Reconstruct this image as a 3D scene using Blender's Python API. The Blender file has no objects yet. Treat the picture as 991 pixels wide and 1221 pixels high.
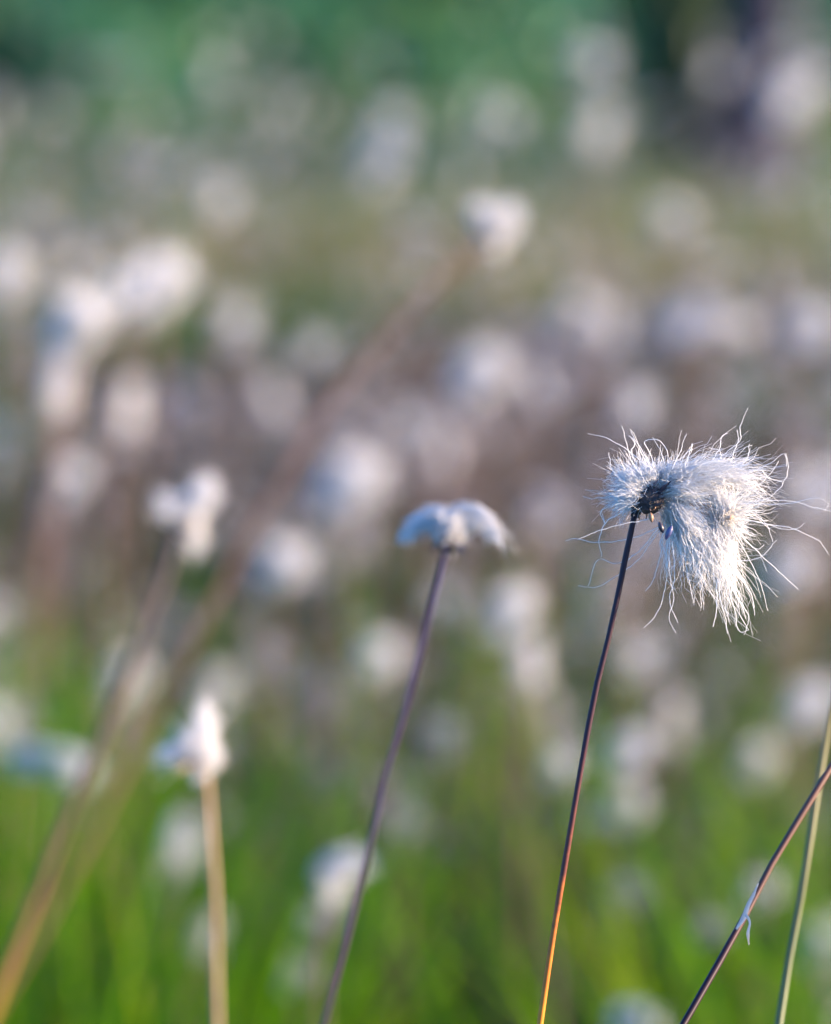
import bpy, math, random
import numpy as np
from mathutils import Vector, Matrix

random.seed(7)
rng = np.random.default_rng(7)
S = bpy.context.scene
COL = S.collection

# ------------------------------------------------------------------ camera
CAM_H = 0.62
PITCH = math.radians(-9.5)
FPX = 4096.0                      # focal length in pixels of the 991 px wide photograph
FOCUS = 0.62
cam_d = bpy.data.cameras.new('camera')
cam = bpy.data.objects.new('camera', cam_d)
COL.objects.link(cam)
cam.location = (0, 0, CAM_H)
cam.rotation_euler = (math.radians(90) + PITCH, 0, 0)
cam_d.sensor_fit = 'HORIZONTAL'
cam_d.sensor_width = 24
cam_d.lens = 24 * FPX / 991
cam_d.clip_start = 0.02
cam_d.clip_end = 1000
cam_d.dof.use_dof = True
cam_d.dof.focus_distance = FOCUS
cam_d.dof.aperture_fstop = 6.9
S.camera = cam

# ------------------------------------------------------------------ world and sun
SUN_EL = math.radians(13)
SUN_AZ = math.radians(-5)        # measured from +X (right of the camera) towards +Y (away)
w = bpy.data.worlds.new('World')
S.world = w
w.use_nodes = True
nt = w.node_tree
bg = nt.nodes['Background']
sky = nt.nodes.new('ShaderNodeTexSky')
sky.sky_type = 'NISHITA'
sky.sun_disc = False
sky.sun_elevation = SUN_EL
sky.sun_rotation = math.radians(90) - SUN_AZ
sky.air_density = 1.0
sky.dust_density = 0.1
sky.ozone_density = 8.0
nt.links.new(sky.outputs[0], bg.inputs[0])
bg.inputs[1].default_value = 0.15
sun_d = bpy.data.lights.new('sun', 'SUN')
sun_d.energy = 5.0
sun_d.angle = math.radians(0.5)
sun_d.color = (1.0, 0.74, 0.50)
sun = bpy.data.objects.new('sun', sun_d)
COL.objects.link(sun)
to_sun = Vector((math.cos(SUN_EL) * math.cos(SUN_AZ), math.cos(SUN_EL) * math.sin(SUN_AZ), math.sin(SUN_EL)))
sun.rotation_euler = (-to_sun).to_track_quat('-Z', 'Y').to_euler()
S.view_settings.view_transform = 'Standard'
S.view_settings.look = 'None'
S.view_settings.exposure = 2.05
S.view_settings.gamma = 1
S.render.engine = 'CYCLES'
S.cycles.use_denoising = True
S.cycles.use_adaptive_sampling = False
S.cycles.max_bounces = 8
S.cycles.diffuse_bounces = 5
S.cycles.transmission_bounces = 6
S.cycles.sample_clamp_indirect = 6
S.cycles.caustics_reflective = False
S.cycles.caustics_refractive = False

# ------------------------------------------------------------------ where a sight line meets a depth
CF = np.array([0, math.cos(PITCH), math.sin(PITCH)])
CU = np.array([0, -math.sin(PITCH), math.cos(PITCH)])
CR = np.array([1.0, 0, 0])
CC = np.array([0, 0, CAM_H])

def at(px, py, d):
    return CC + d * (CF + CR * ((px - 495.5) / FPX) + CU * ((610.5 - py) / FPX))

# ------------------------------------------------------------------ materials
def new_mat(name):
    m = bpy.data.materials.new(name)
    m.use_nodes = True
    m.node_tree.nodes.clear()
    return m, m.node_tree.nodes, m.node_tree.links

def ramp(nodes, stops, interp='LINEAR'):
    r = nodes.new('ShaderNodeValToRGB')
    cr = r.color_ramp
    cr.interpolation = interp
    while len(cr.elements) > 1:
        cr.elements.remove(cr.elements[-1])
    cr.elements[0].position = stops[0][0]
    cr.elements[0].color = (*stops[0][1], 1)
    for p, c in stops[1:]:
        e = cr.elements.new(p)
        e.color = (*c, 1)
    return r

def leafy(name, stops, attr='tint', trans=0.4, rough=0.5, noise_scale=0.0, gloss=0.3, noise_amt=0.25):
    """thin plant tissue: colour from a per-blade value plus fine noise, part of the light passes through"""
    m, n, l = new_mat(name)
    out = n.new('ShaderNodeOutputMaterial')
    a = n.new('ShaderNodeAttribute'); a.attribute_name = attr
    src = a.outputs['Fac']
    if noise_scale:
        tc = n.new('ShaderNodeTexCoord')
        no = n.new('ShaderNodeTexNoise'); no.inputs['Scale'].default_value = noise_scale; no.inputs['Detail'].default_value = 4
        l.new(tc.outputs['Object'], no.inputs['Vector'])
        mr = n.new('ShaderNodeMath'); mr.operation = 'MULTIPLY_ADD'
        l.new(no.outputs['Fac'], mr.inputs[0]); mr.inputs[1].default_value = noise_amt; mr.inputs[2].default_value = -noise_amt / 2
        ad = n.new('ShaderNodeMath'); ad.operation = 'ADD'; ad.use_clamp = True
        l.new(src, ad.inputs[0]); l.new(mr.outputs[0], ad.inputs[1])
        src = ad.outputs[0]
    r = ramp(n, stops)
    l.new(src, r.inputs[0])
    p = n.new('ShaderNodeBsdfPrincipled')
    p.inputs['Roughness'].default_value = rough
    p.inputs['Specular IOR Level'].default_value = gloss
    l.new(r.outputs[0], p.inputs['Base Color'])
    t = n.new('ShaderNodeBsdfTranslucent')
    l.new(r.outputs[0], t.inputs['Color'])
    mx = n.new('ShaderNodeMixShader'); mx.inputs[0].default_value = trans
    l.new(p.outputs[0], mx.inputs[1]); l.new(t.outputs[0], mx.inputs[2])
    l.new(mx.outputs[0], out.inputs['Surface'])
    return m

def hair_mat(name, root, tip, trans=0.45):
    m, n, l = new_mat(name)
    out = n.new('ShaderNodeOutputMaterial')
    a = n.new('ShaderNodeAttribute'); a.attribute_name = 'along'
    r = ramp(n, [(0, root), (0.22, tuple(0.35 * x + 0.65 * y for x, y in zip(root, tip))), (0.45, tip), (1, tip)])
    l.new(a.outputs['Fac'], r.inputs[0])
    d = n.new('ShaderNodeBsdfPrincipled')
    d.inputs['Roughness'].default_value = 0.45
    d.inputs['Specular IOR Level'].default_value = 0.35
    l.new(r.outputs[0], d.inputs['Base Color'])
    t = n.new('ShaderNodeBsdfTranslucent')
    l.new(r.outputs[0], t.inputs['Color'])
    mx = n.new('ShaderNodeMixShader'); mx.inputs[0].default_value = trans
    l.new(d.outputs[0], mx.inputs[1]); l.new(t.outputs[0], mx.inputs[2])
    l.new(mx.outputs[0], out.inputs['Surface'])
    return m

M = {}
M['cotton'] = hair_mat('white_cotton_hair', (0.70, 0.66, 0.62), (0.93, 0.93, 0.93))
M['cotton_plain'] = hair_mat('white_cotton', (0.84, 0.84, 0.84), (0.90, 0.90, 0.91))
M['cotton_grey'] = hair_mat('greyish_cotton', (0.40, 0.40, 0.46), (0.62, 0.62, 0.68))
M['stem_main'] = leafy('purple_to_orange_stem', [(0, (0.020, 0.008, 0.016)), (0.28, (0.034, 0.010, 0.020)), (0.42, (0.10, 0.026, 0.020)), (0.55, (0.46, 0.13, 0.015)), (0.75, (0.62, 0.26, 0.02)), (1, (0.20, 0.26, 0.05))],
                       'along', trans=0.0, rough=0.5, gloss=0.25, noise_scale=420, noise_amt=0.22)
M['stem_brown'] = leafy('pinkish_brown_stem', [(0, (0.11, 0.065, 0.055)), (0.5, (0.11, 0.055, 0.03)), (1, (0.2, 0.12, 0.03))], 'along', trans=0.0, rough=0.6, gloss=0.2, noise_scale=300, noise_amt=0.2)
M['stem_purple'] = leafy('dull_purple_stem', [(0, (0.035, 0.025, 0.07)), (0.15, (0.05, 0.03, 0.055)), (0.5, (0.08, 0.045, 0.05)), (1, (0.16, 0.16, 0.06))],
                         'along', trans=0.0, rough=0.55, gloss=0.2, noise_scale=600, noise_amt=0.1)
M['stem_rust'] = leafy('brown_to_orange_stem', [(0, (0.02, 0.012, 0.02)), (0.30, (0.03, 0.015, 0.012)), (0.42, (0.09, 0.045, 0.015)), (0.55, (0.20, 0.11, 0.010)), (1, (0.20, 0.15, 0.012))],
                       'along', trans=0.05, rough=0.5, noise_scale=300, noise_amt=0.12)
M['stem_red'] = leafy('red_brown_stem', [(0, (0.10, 0.048, 0.036)), (0.2, (0.075, 0.034, 0.028)), (0.30, (0.028, 0.010, 0.018)), (0.45, (0.014, 0.005, 0.012)), (1, (0.14, 0.10, 0.04))],
                      'along', trans=0.0, rough=0.5, gloss=0.25, noise_scale=700, noise_amt=0.08)
M['straw'] = leafy('pale_straw', [(0, (0.34, 0.22, 0.12)), (0.12, (0.40, 0.27, 0.16)), (0.16, (0.26, 0.19, 0.11)), (0.20, (0.55, 0.43, 0.30)), (0.3, (0.44, 0.34, 0.24)), (0.4, (0.36, 0.28, 0.19)), (1, (0.30, 0.27, 0.14))],
                   'along', trans=0.15, rough=0.5, noise_scale=220, noise_amt=0.2)
M['stem_far'] = leafy('field_stem', [(0, (0.16, 0.09, 0.09)), (0.5, (0.24, 0.14, 0.09)), (1, (0.16, 0.17, 0.05))], 'along', trans=0.1, rough=0.5)
M['blade_yellow'] = leafy('yellow_green_blade', [(0, (0.20, 0.16, 0.06)), (0.25, (0.12, 0.14, 0.055)), (0.5, (0.06, 0.13, 0.05)), (1, (0.05, 0.12, 0.04))], 'along', trans=0.3, rough=0.4, noise_scale=250, noise_amt=0.12)
M['husk'] = leafy('pale_blue_husk', [(0, (0.50, 0.54, 0.58)), (0.5, (0.62, 0.64, 0.66)), (1, (0.72, 0.72, 0.70))], 'along', trans=0.5, rough=0.5, noise_scale=800, noise_amt=0.5)
M['grass_green'] = leafy('fresh_grass', [(0, (0.010, 0.05, 0.010)), (0.4, (0.045, 0.15, 0.006)), (0.75, (0.11, 0.27, 0.003)), (1, (0.23, 0.31, 0.01))], trans=0.55, rough=0.6, gloss=0.05)
M['grass_dry'] = leafy('dry_grass', [(0, (0.015, 0.034, 0.022)), (0.25, (0.030, 0.052, 0.036)), (0.5, (0.056, 0.060, 0.055)), (0.8, (0.11, 0.092, 0.085)), (1, (0.20, 0.145, 0.11))], trans=0.3, rough=0.7, gloss=0.1)
M['grass_far'] = leafy('far_sedge', [(0, (0.03, 0.10, 0.055)), (0.5, (0.07, 0.16, 0.05)), (0.8, (0.14, 0.19, 0.03)), (1, (0.20, 0.15, 0.08))], trans=0.4, rough=0.5)
M['bush'] = leafy('blue_green_leaf', [(0, (0.04, 0.15, 0.11)), (0.5, (0.06, 0.23, 0.15)), (0.8, (0.10, 0.28, 0.13)), (1, (0.17, 0.31, 0.08))], trans=0.4, rough=0.4)
M['crown'] = leafy('dark_tree_leaf', [(0, (0.03, 0.06, 0.03)), (1, (0.06, 0.11, 0.05))], trans=0.35, rough=0.4)

def solid(name, stops, scale, rough=0.7, bump=0.0, bscale=None, coord='Object', stretch=(1, 1, 1)):
    m, n, l = new_mat(name)
    out = n.new('ShaderNodeOutputMaterial')
    tc = n.new('ShaderNodeTexCoord')
    mp = n.new('ShaderNodeMapping'); mp.inputs['Scale'].default_value = stretch
    l.new(tc.outputs[coord], mp.inputs[0])
    no = n.new('ShaderNodeTexNoise'); no.inputs['Scale'].default_value = scale; no.inputs['Detail'].default_value = 8
    l.new(mp.outputs[0], no.inputs['Vector'])
    r = ramp(n, stops); l.new(no.outputs['Fac'], r.inputs[0])
    p = n.new('ShaderNodeBsdfPrincipled'); p.inputs['Roughness'].default_value = rough
    l.new(r.outputs[0], p.inputs['Base Color'])
    if bump:
        n2 = n.new('ShaderNodeTexNoise'); n2.inputs['Scale'].default_value = bscale or scale * 3; n2.inputs['Detail'].default_value = 6
        l.new(mp.outputs[0], n2.inputs['Vector'])
        b = n.new('ShaderNodeBump'); b.inputs['Strength'].default_value = bump; b.inputs['Distance'].default_value = 0.01
        l.new(n2.outputs['Fac'], b.inputs['Height']); l.new(b.outputs[0], p.inputs['Normal'])
    l.new(p.outputs[0], out.inputs['Surface'])
    return m

M['ground'] = solid('bog_soil', [(0.3, (0.045, 0.04, 0.03)), (0.5, (0.10, 0.085, 0.06)), (0.62, (0.08, 0.11, 0.035)), (0.75, (0.14, 0.11, 0.08))], 2.2, 0.9, 0.6, 40)
M['bark'] = solid('dark_violet_bark', [(0.3, (0.003, 0.005, 0.018)), (0.7, (0.009, 0.010, 0.032))], 6, 0.85, 0.9, 14, stretch=(1, 1, 0.25))
M['core'] = solid('dark_receptacle', [(0.3, (0.008, 0.008, 0.016)), (0.55, (0.04, 0.03, 0.035)), (0.75, (0.16, 0.09, 0.06))], 900, 0.5, 0.5, 1800)
M['scale_dark'] = solid('dark_scale', [(0.3, (0.012, 0.013, 0.028)), (0.7, (0.07, 0.055, 0.07))], 700, 0.35)
M['scale_brown'] = solid('brown_scale', [(0.3, (0.16, 0.08, 0.04)), (0.7, (0.36, 0.22, 0.13))], 700, 0.5)
M['seed'] = solid('blue_black_seed', [(0.3, (0.03, 0.035, 0.10)), (0.7, (0.10, 0.11, 0.24))], 500, 0.3)
M['hub'] = solid('salmon_seed_base', [(0.3, (0.45, 0.22, 0.12)), (0.7, (0.65, 0.40, 0.26))], 500, 0.5)

# ------------------------------------------------------------------ mesh helpers
class MB:
    """collects vertices, faces and one value per vertex, builds ONE mesh"""
    def __init__(s):
        s.v = []; s.q = []; s.t = []; s.a = []; s.n = 0
    def add(s, V, Q=None, T=None, A=None):
        V = np.asarray(V, float).reshape(-1, 3)
        if Q is not None and len(Q): s.q.append(np.asarray(Q, np.int64).reshape(-1, 4) + s.n)
        if T is not None and len(T): s.t.append(np.asarray(T, np.int64).reshape(-1, 3) + s.n)
        s.v.append(V); s.a.append(np.zeros(len(V)) if A is None else np.asarray(A, float).reshape(-1)); s.n += len(V)
    def mesh(s, name, mat, attr='along', smooth=True):
        V = np.concatenate(s.v); A = np.concatenate(s.a)
        Q = np.concatenate(s.q) if s.q else np.zeros((0, 4), np.int64)
        T = np.concatenate(s.t) if s.t else np.zeros((0, 3), np.int64)
        me = bpy.data.meshes.new(name)
        me.vertices.add(len(V)); me.vertices.foreach_set('co', V.astype(np.float32).ravel())
        nl = len(Q) * 4 + len(T) * 3
        me.loops.add(nl); me.loops.foreach_set('vertex_index', np.concatenate([Q.ravel(), T.ravel()]).astype(np.int32))
        me.polygons.add(len(Q) + len(T))
        st = np.concatenate([np.arange(len(Q)) * 4, len(Q) * 4 + np.arange(len(T)) * 3]).astype(np.int32)
        me.polygons.foreach_set('loop_start', st)
        me.polygons.foreach_set('use_smooth', np.full(len(Q) + len(T), smooth))
        at_ = me.attributes.new(attr, 'FLOAT', 'POINT'); at_.data.foreach_set('value', A.astype(np.float32))
        me.update(calc_edges=True)
        me.validate()
        for m in (mat if isinstance(mat, (list, tuple)) else [mat]): me.materials.append(m)
        return me
    def build(s, name, mat, parent=None, loc=None, attr='along', smooth=True):
        return link(name, s.mesh(name, mat, attr, smooth), parent, loc)

def link(name, me, parent=None, loc=None):
    o = bpy.data.objects.new(name, me)
    COL.objects.link(o)
    if parent is not None: o.parent = parent
    if loc is not None: o.location = loc
    return o

def tag(o, label=None, cat=None, group=None, kind=None):
    if label: o['label'] = label
    if cat: o['category'] = cat
    if cat and not kind: o['kind'] = 'thing'
    if group: o['group'] = group
    if kind: o['kind'] = kind
    return o

def thing(name, loc, label, cat, group=None):
    o = bpy.data.objects.new(name, None)
    COL.objects.link(o)
    o.location = loc
    o.empty_display_size = 0.01
    return tag(o, label, cat, group)

def tubes(P, R, sides=3, A=None, closed=True):
    """P (N,K,3) centre lines, R (N,K) radii -> verts, quads, tris, along"""
    P = np.asarray(P, float); N, K, _ = P.shape
    T = np.gradient(P, axis=1)
    T /= np.linalg.norm(T, axis=2, keepdims=True) + 1e-12
    ref = rng.normal(size=(N, 1, 3)); ref /= np.linalg.norm(ref, axis=2, keepdims=True)
    B = np.cross(T, np.broadcast_to(ref, T.shape)); B /= np.linalg.norm(B, axis=2, keepdims=True) + 1e-9
    C = np.cross(T, B)
    ang = np.arange(sides) * 2 * math.pi / sides
    V = P[:, :, None, :] + R[:, :, None, None] * (B[:, :, None, :] * np.cos(ang)[None, None, :, None] + C[:, :, None, :] * np.sin(ang)[None, None, :, None])
    idx = np.arange(N * K * sides).reshape(N, K, sides)
    a = idx[:, :-1, :]; b = np.roll(idx, -1, axis=2)[:, :-1, :]; c = np.roll(idx, -1, axis=2)[:, 1:, :]; d = idx[:, 1:, :]
    Q = np.stack([a, b, c, d], -1).reshape(-1, 4)
    al = np.broadcast_to(np.linspace(0, 1, K)[None, :, None], (N, K, sides)) if A is None else np.broadcast_to(A[:, :, None], (N, K, sides))
    return V.reshape(-1, 3), Q, al.reshape(-1)

def smooth_path(pts, n):
    """cubic Hermite curve through pts, evenly spaced along its length"""
    p = np.asarray(pts, float)
    d = np.linalg.norm(np.diff(p, axis=0), axis=1) + 1e-9
    c = np.concatenate([[0], np.cumsum(d)])
    sl = np.diff(p, axis=0) / d[:, None]
    m = np.zeros_like(p)
    if len(p) > 2: m[1:-1] = (sl[:-1] * d[1:, None] + sl[1:] * d[:-1, None]) / (d[1:] + d[:-1])[:, None]
    m[0], m[-1] = sl[0], sl[-1]
    u = np.linspace(0, c[-1], n)
    k = np.clip(np.searchsorted(c, u, side='right') - 1, 0, len(d) - 1)
    h = d[k][:, None]; t = ((u - c[k]) / d[k])[:, None]
    return ((2*t**3 - 3*t**2 + 1) * p[k] + (t**3 - 2*t**2 + t) * h * m[k] + (-2*t**3 + 3*t**2) * p[k+1] + (t**3 - t**2) * h * m[k+1])

def stem(name, pts, r0, r1, mat, parent, base, n=28, sides=10, wob=0.0, avals=None):
    """pts from top to bottom in world space"""
    P = smooth_path(pts, n)
    if wob:
        k = np.cumsum(rng.normal(size=(n, 3)), axis=0) * wob; k[:, 2] = 0
        P = P + (k - np.linspace(0, 1, n)[:, None] * k[-1])
    R = np.linspace(r0, r1, n)
    R = R * (1 + 0.05 * np.sin(np.arange(n) * 1.7))
    mb = MB()
    V, Q, A = tubes((P - np.asarray(base))[None], R[None], sides, None if avals is None else np.interp(np.linspace(0, 1, n), *avals)[None])
    mb.add(V, Q, None, A)
    return mb.build(name, mat, parent)

def to_ground(pts, lean=0.3):
    """carry a stem on below the picture, straightening, until it meets the ground"""
    pts = [np.array(p, float) for p in pts]
    a, b = pts[-2], pts[-1]
    d = (b - a); d /= np.linalg.norm(d)
    s = d / max(-d[2], 0.2)
    h = b[2]
    p1 = b + np.array([s[0], s[1], 0]) * h * 0.42 + np.array([0, 0, -h * 0.5])
    p2 = b + np.array([s[0], s[1], 0]) * h * (0.42 + lean * 0.6) + np.array([0, 0, -h - 0.012])
    return pts + [p1, p2]

def hairs(hub, lobes, width, K=7, curl=0.25, wvar=0.3, hubr=0.0015, sag=0.0, clump=1):
    """hairs run from the hub out into ellipsoid lobes.
    lobe = (centre(3), axes 3x3 or radii(3), count, control(3) or None, fill)"""
    allP = []
    for lb in lobes:
        c, rad, n = np.asarray(lb[0], float), np.asarray(lb[1], float), int(lb[2])
        ctrl = lb[3] if len(lb) > 3 else None
        fill = lb[4] if len(lb) > 4 else 0.45
        hb = np.asarray(lb[5] if len(lb) > 5 and lb[5] is not None else hub, float)
        g = rng.normal(size=(n, 3)); g /= np.linalg.norm(g, axis=1, keepdims=True)
        u = (fill + (1 - fill) * rng.random((n, 1)) ** 0.6)
        E = c + g * u * rad
        if clump > 1:
            ci = rng.integers(0, max(1, n // clump), n)
            E = E[ci] * 0.72 + E * 0.28
        B0 = hb + rng.normal(size=(n, 3)) * hubr
        L = np.linalg.norm(E - B0, axis=1, keepdims=True)
        if ctrl is None:
            mid = (B0 + E) / 2 + rng.normal(size=(n, 3)) * L * 0.10
        else:
            mid = np.asarray(ctrl, float) + rng.normal(size=(n, 3)) * L * 0.12 + 0.15 * (E - c)
        t = np.linspace(0, 1, K)[None, :, None]
        P = (1 - t) ** 2 * B0[:, None] + 2 * t * (1 - t) * mid[:, None] + t ** 2 * E[:, None]
        # curl grows towards the tip
        k = np.cumsum(rng.normal(size=(n, K, 3)), axis=1)
        k -= k[:, :1]
        if clump > 1: k = k[ci] * 0.6 + k * 0.55
        amp = curl * L[:, None] * (t ** 1.5) * 0.16 * (0.4 + 1.2 * rng.random((n, 1, 1)))
        P = P + k * amp / math.sqrt(K) * 1.6
        P[:, :, 2] -= sag * (t[..., 0] ** 2) * L
        allP.append(P)
    P = np.concatenate(allP)
    N = len(P)
    R = width * (1 - 0.6 * np.linspace(0, 1, K)[None, :]) * (1 + wvar * rng.normal(size=(N, 1))).clip(0.4, 2)
    return P, R

def blob(mb, c, r, seg=10, rings=7, rough=0.15, seed=0, squash=(1, 1, 1)):
    rs = np.random.default_rng(seed)
    V = [[0, 0, 1]]
    for i in range(1, rings):
        th = math.pi * i / rings
        for j in range(seg):
            ph = 2 * math.pi * j / seg
            V.append([math.sin(th) * math.cos(ph), math.sin(th) * math.sin(ph), math.cos(th)])
    V.append([0, 0, -1])
    V = np.array(V); V = V * (1 + rough * rs.normal(size=(len(V), 1))) * np.asarray(squash) * r + np.asarray(c)
    Q, T = [], []
    for j in range(seg):
        T.append([0, 1 + j, 1 + (j + 1) % seg])
        T.append([len(V) - 1, 1 + (rings - 2) * seg + (j + 1) % seg, 1 + (rings - 2) * seg + j])
    for i in range(rings - 2):
        for j in range(seg):
            a = 1 + i * seg + j; b = 1 + i * seg + (j + 1) % seg
            Q.append([a, a + seg, b + seg, b])
    mb.add(V, Q, T)

def pointed_scale(mb, base, tip, width, cup=0.3, up=(0, 0, 1)):
    """a small lance-shaped bract with a keel and thickness"""
    base, tip = np.asarray(base, float), np.asarray(tip, float)
    d = tip - base; L = np.linalg.norm(d); d /= L
    s = np.cross(d, np.asarray(up, float)); s /= np.linalg.norm(s) + 1e-9
    nrm = np.cross(s, d)
    rows = []
    for t, wd in ((0, 0.55), (0.3, 1.0), (0.6, 0.8), (0.85, 0.4), (1.0, 0.05)):
        p = base + d * L * t
        rows += [p - s * width * wd / 2, p + nrm * width * wd * cup, p + s * width * wd / 2, p - nrm * width * 0.08 * wd]
    Q = []
    for i in range(4):
        for j in range(4):
            a = i * 4 + j; b = i * 4 + (j + 1) % 4
            Q.append([a, b, b + 4, a + 4])
    mb.add(np.array(rows), Q)

# ------------------------------------------------------------------ ground
mb = MB()
xs = np.concatenate([np.linspace(-150, -8, 14)[:-1], np.linspace(-8, 8, 90), np.linspace(8, 150, 14)[1:]])
ys = np.concatenate([np.linspace(-30, 0, 8)[:-1], np.linspace(0, 16, 110), np.linspace(16, 260, 16)[1:]])
X, Y = np.meshgrid(xs, ys, indexing='ij')
Z = -0.012 + 0.010 * np.sin(X * 3.1 + 1.3 * np.sin(Y * 1.9)) * np.cos(Y * 2.7) + 0.006 * np.sin(X * 9 + Y * 7)
V = np.stack([X, Y, Z], -1).reshape(-1, 3)
I = np.arange(len(V)).reshape(X.shape)
Q = np.stack([I[:-1, :-1], I[1:, :-1], I[1:, 1:], I[:-1, 1:]], -1).reshape(-1, 4)
mb.add(V, Q)
tag(mb.build('ground', M['ground']), kind='structure')

# ------------------------------------------------------------------ grass (nobody could count it)
def field_noise(x, y, s, seed=0):
    r = np.random.default_rng(seed)
    out = np.zeros_like(x)
    for k in range(5):
        a = r.random() * 6.28; f = s * (0.6 + r.random() * 1.4)
        out += np.sin((x * math.cos(a) + y * math.sin(a)) * f + r.random() * 6.28)
    return out / 2.5

def grass(name, label, mat, x, y, h, wd, tint, lean=0.35, K=5, kind='stuff', cat='grass', z0=-0.012, wind=(0.0, 0.0)):
    n = len(x)
    a = rng.random(n) * 2 * math.pi
    ln = (0.25 + rng.random(n)) * lean
    D = np.stack([np.cos(a) * ln + wind[0], np.sin(a) * ln + wind[1]], -1)
    t = np.linspace(0, 1, K)
    bend = t[None, :] * 0.45 + t[None, :] ** 2.4 * 0.8
    P = np.zeros((n, K, 3))
    P[:, :, 0] = x[:, None] + D[:, :1] * h[:, None] * bend
    P[:, :, 1] = y[:, None] + D[:, 1:] * h[:, None] * bend
    P[:, :, 2] = z0 + h[:, None] * (t[None, :] - 0.30 * np.linalg.norm(D, axis=1)[:, None] * t[None, :] ** 2.5)
    fa = a + math.pi / 2 + rng.normal(size=n) * 0.6
    Sd = np.stack([np.cos(fa), np.sin(fa), np.zeros(n)], -1)[:, None, :]
    W = (wd[:, None] / 2) * np.array([0.8, 1, 0.85, 0.55, 0.06][:K])[None, :]
    L = P - Sd * W[:, :, None]; Rr = P + Sd * W[:, :, None]
    V = np.stack([L, Rr], 2)
    idx = np.arange(n * K * 2).reshape(n, K, 2)
    Q = np.stack([idx[:, :-1, 0], idx[:, :-1, 1], idx[:, 1:, 1], idx[:, 1:, 0]], -1).reshape(-1, 4)
    A = np.broadcast_to(tint[:, None, None], (n, K, 2))
    mb = MB(); mb.add(V, Q, None, A)
    o = mb.build(name, mat, attr='tint')
    return tag(o, label, cat, kind=kind)

def wedge(n, y0, y1, pad=0.5, power=1.0):
    y = y0 + (y1 - y0) * rng.random(n) ** power
    hw = y * 0.135 + pad
    x = (rng.random(n) * 2 - 1) * hw
    return x, y

# fresh green tufts in the foreground field
nt_ = 800
tx, ty = wedge(nt_, 1.05, 3.1, 0.28)
keep = field_noise(tx, ty, 5, 3) > -0.85 + 1.3 * np.clip((ty - 1.7), 0, 2)
tx, ty = tx[keep], ty[keep]
per = 30
x = np.repeat(tx, per) + rng.normal(size=len(tx) * per) * 0.016
y = np.repeat(ty, per) + rng.normal(size=len(tx) * per) * 0.016
tall = np.repeat(0.12 + 0.20 * rng.random(len(tx)) ** 1.3 + 0.15 * np.clip(-(tx + 0.05) / 0.15, 0, 1) + 0.07 * np.clip((tx - .05) / 0.1, 0, 1), per) * (0.6 + 0.5 * rng.random(len(x))) * np.clip(1 - 0.55 * (y - 1.15), 0.4, 1)
left = np.clip(1 - (x + 0.22) / 0.25, 0, 1)
tint = np.clip(np.repeat(rng.random(len(tx)) ** 1.2 * 0.85, per) + 0.3 * rng.random(len(x)) - 0.05, 0, 1)
grass('sedge_grass', 'fresh green blurred grass tufts filling the lower part of the field', M['grass_green'], x, y, tall, 0.0024 + 0.0022 * rng.random(len(x)), tint, lean=0.38)

# longer single blades and dead straws standing out of the tufts
x, y = wedge(300, 1.0, 1.9, 0.05)
grass('tall_sedge', 'longer yellow green blades crossing above the grass tufts', M['grass_green'], x, y, 0.22 + 0.18 * rng.random(len(x)), 0.0030 + 0.002 * rng.random(len(x)), 0.5 + 0.5 * rng.random(len(x)), lean=0.5)
x, y = wedge(420, 1.0, 2.8, 0.05)
grass('dead_straw', 'pale dead straws crossing above the grass tufts', M['grass_dry'], x, y, 0.18 + 0.18 * rng.random(len(x)), 0.0025 + 0.002 * rng.random(len(x)), 0.6 + 0.4 * rng.random(len(x)), lean=0.6)

# grey brown dry grass across the middle of the field
x, y = wedge(42000, 1.35, 5.4, 0.35, 0.9)
h = (0.07 + 0.14 * rng.random(len(x))) * (1 + 0.35 * field_noise(x, y, 3, 5))
tint = np.clip(0.42 + 0.36 * field_noise(x, y, 5, 9) + 0.25 * rng.normal(size=len(x)), 0, 1)
grass('dry_grass', 'grey brown withered grass across the middle of the field', M['grass_dry'], x, y, np.clip(h, .03, .3), 0.002 + 0.003 * rng.random(len(x)), tint, lean=0.6)

# greener sedge patches in the middle and far field
x, y = wedge(46000, 1.7, 6.0, 0.35)
k = field_noise(x, y, 4.2, 21) > 0.1 + 0.5 * rng.normal(size=len(x)) * 0.5
x, y = x[k], y[k]
grass('green_sedge', 'darker green sedge patches between the dry grass', M['grass_green'], x, y, 0.08 + 0.13 * rng.random(len(x)), 0.003 + 0.003 * rng.random(len(x)), rng.random(len(x)) * 0.45, lean=0.4)
x, y = wedge(56000, 4.7, 10.5, 0.6)
h = 0.08 + 0.15 * rng.random(len(x))
tint = np.clip(0.42 + 0.35 * field_noise(x, y, 1.7, 31) + 0.2 * rng.normal(size=len(x)) - (y - 8) * 0.05, 0, 1)
grass('far_sedge', 'soft olive and blue green sedge at the far side of the field', M['grass_far'], x, y, h, 0.005 + 0.007 * rng.random(len(x)), tint, lean=0.45)
x, y = wedge(9000, 0.15, 1.1, 0.3)
k = (np.abs(x) > 0.01)
grass('short_grass', 'short green grass under the nearest stems', M['grass_green'], x, y, 0.05 + 0.12 * rng.random(len(x)) * np.clip(y / 0.8, 0.3, 1), 0.002 + 0.002 * rng.random(len(x)), rng.random(len(x)) * 0.7, lean=0.5)

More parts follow.
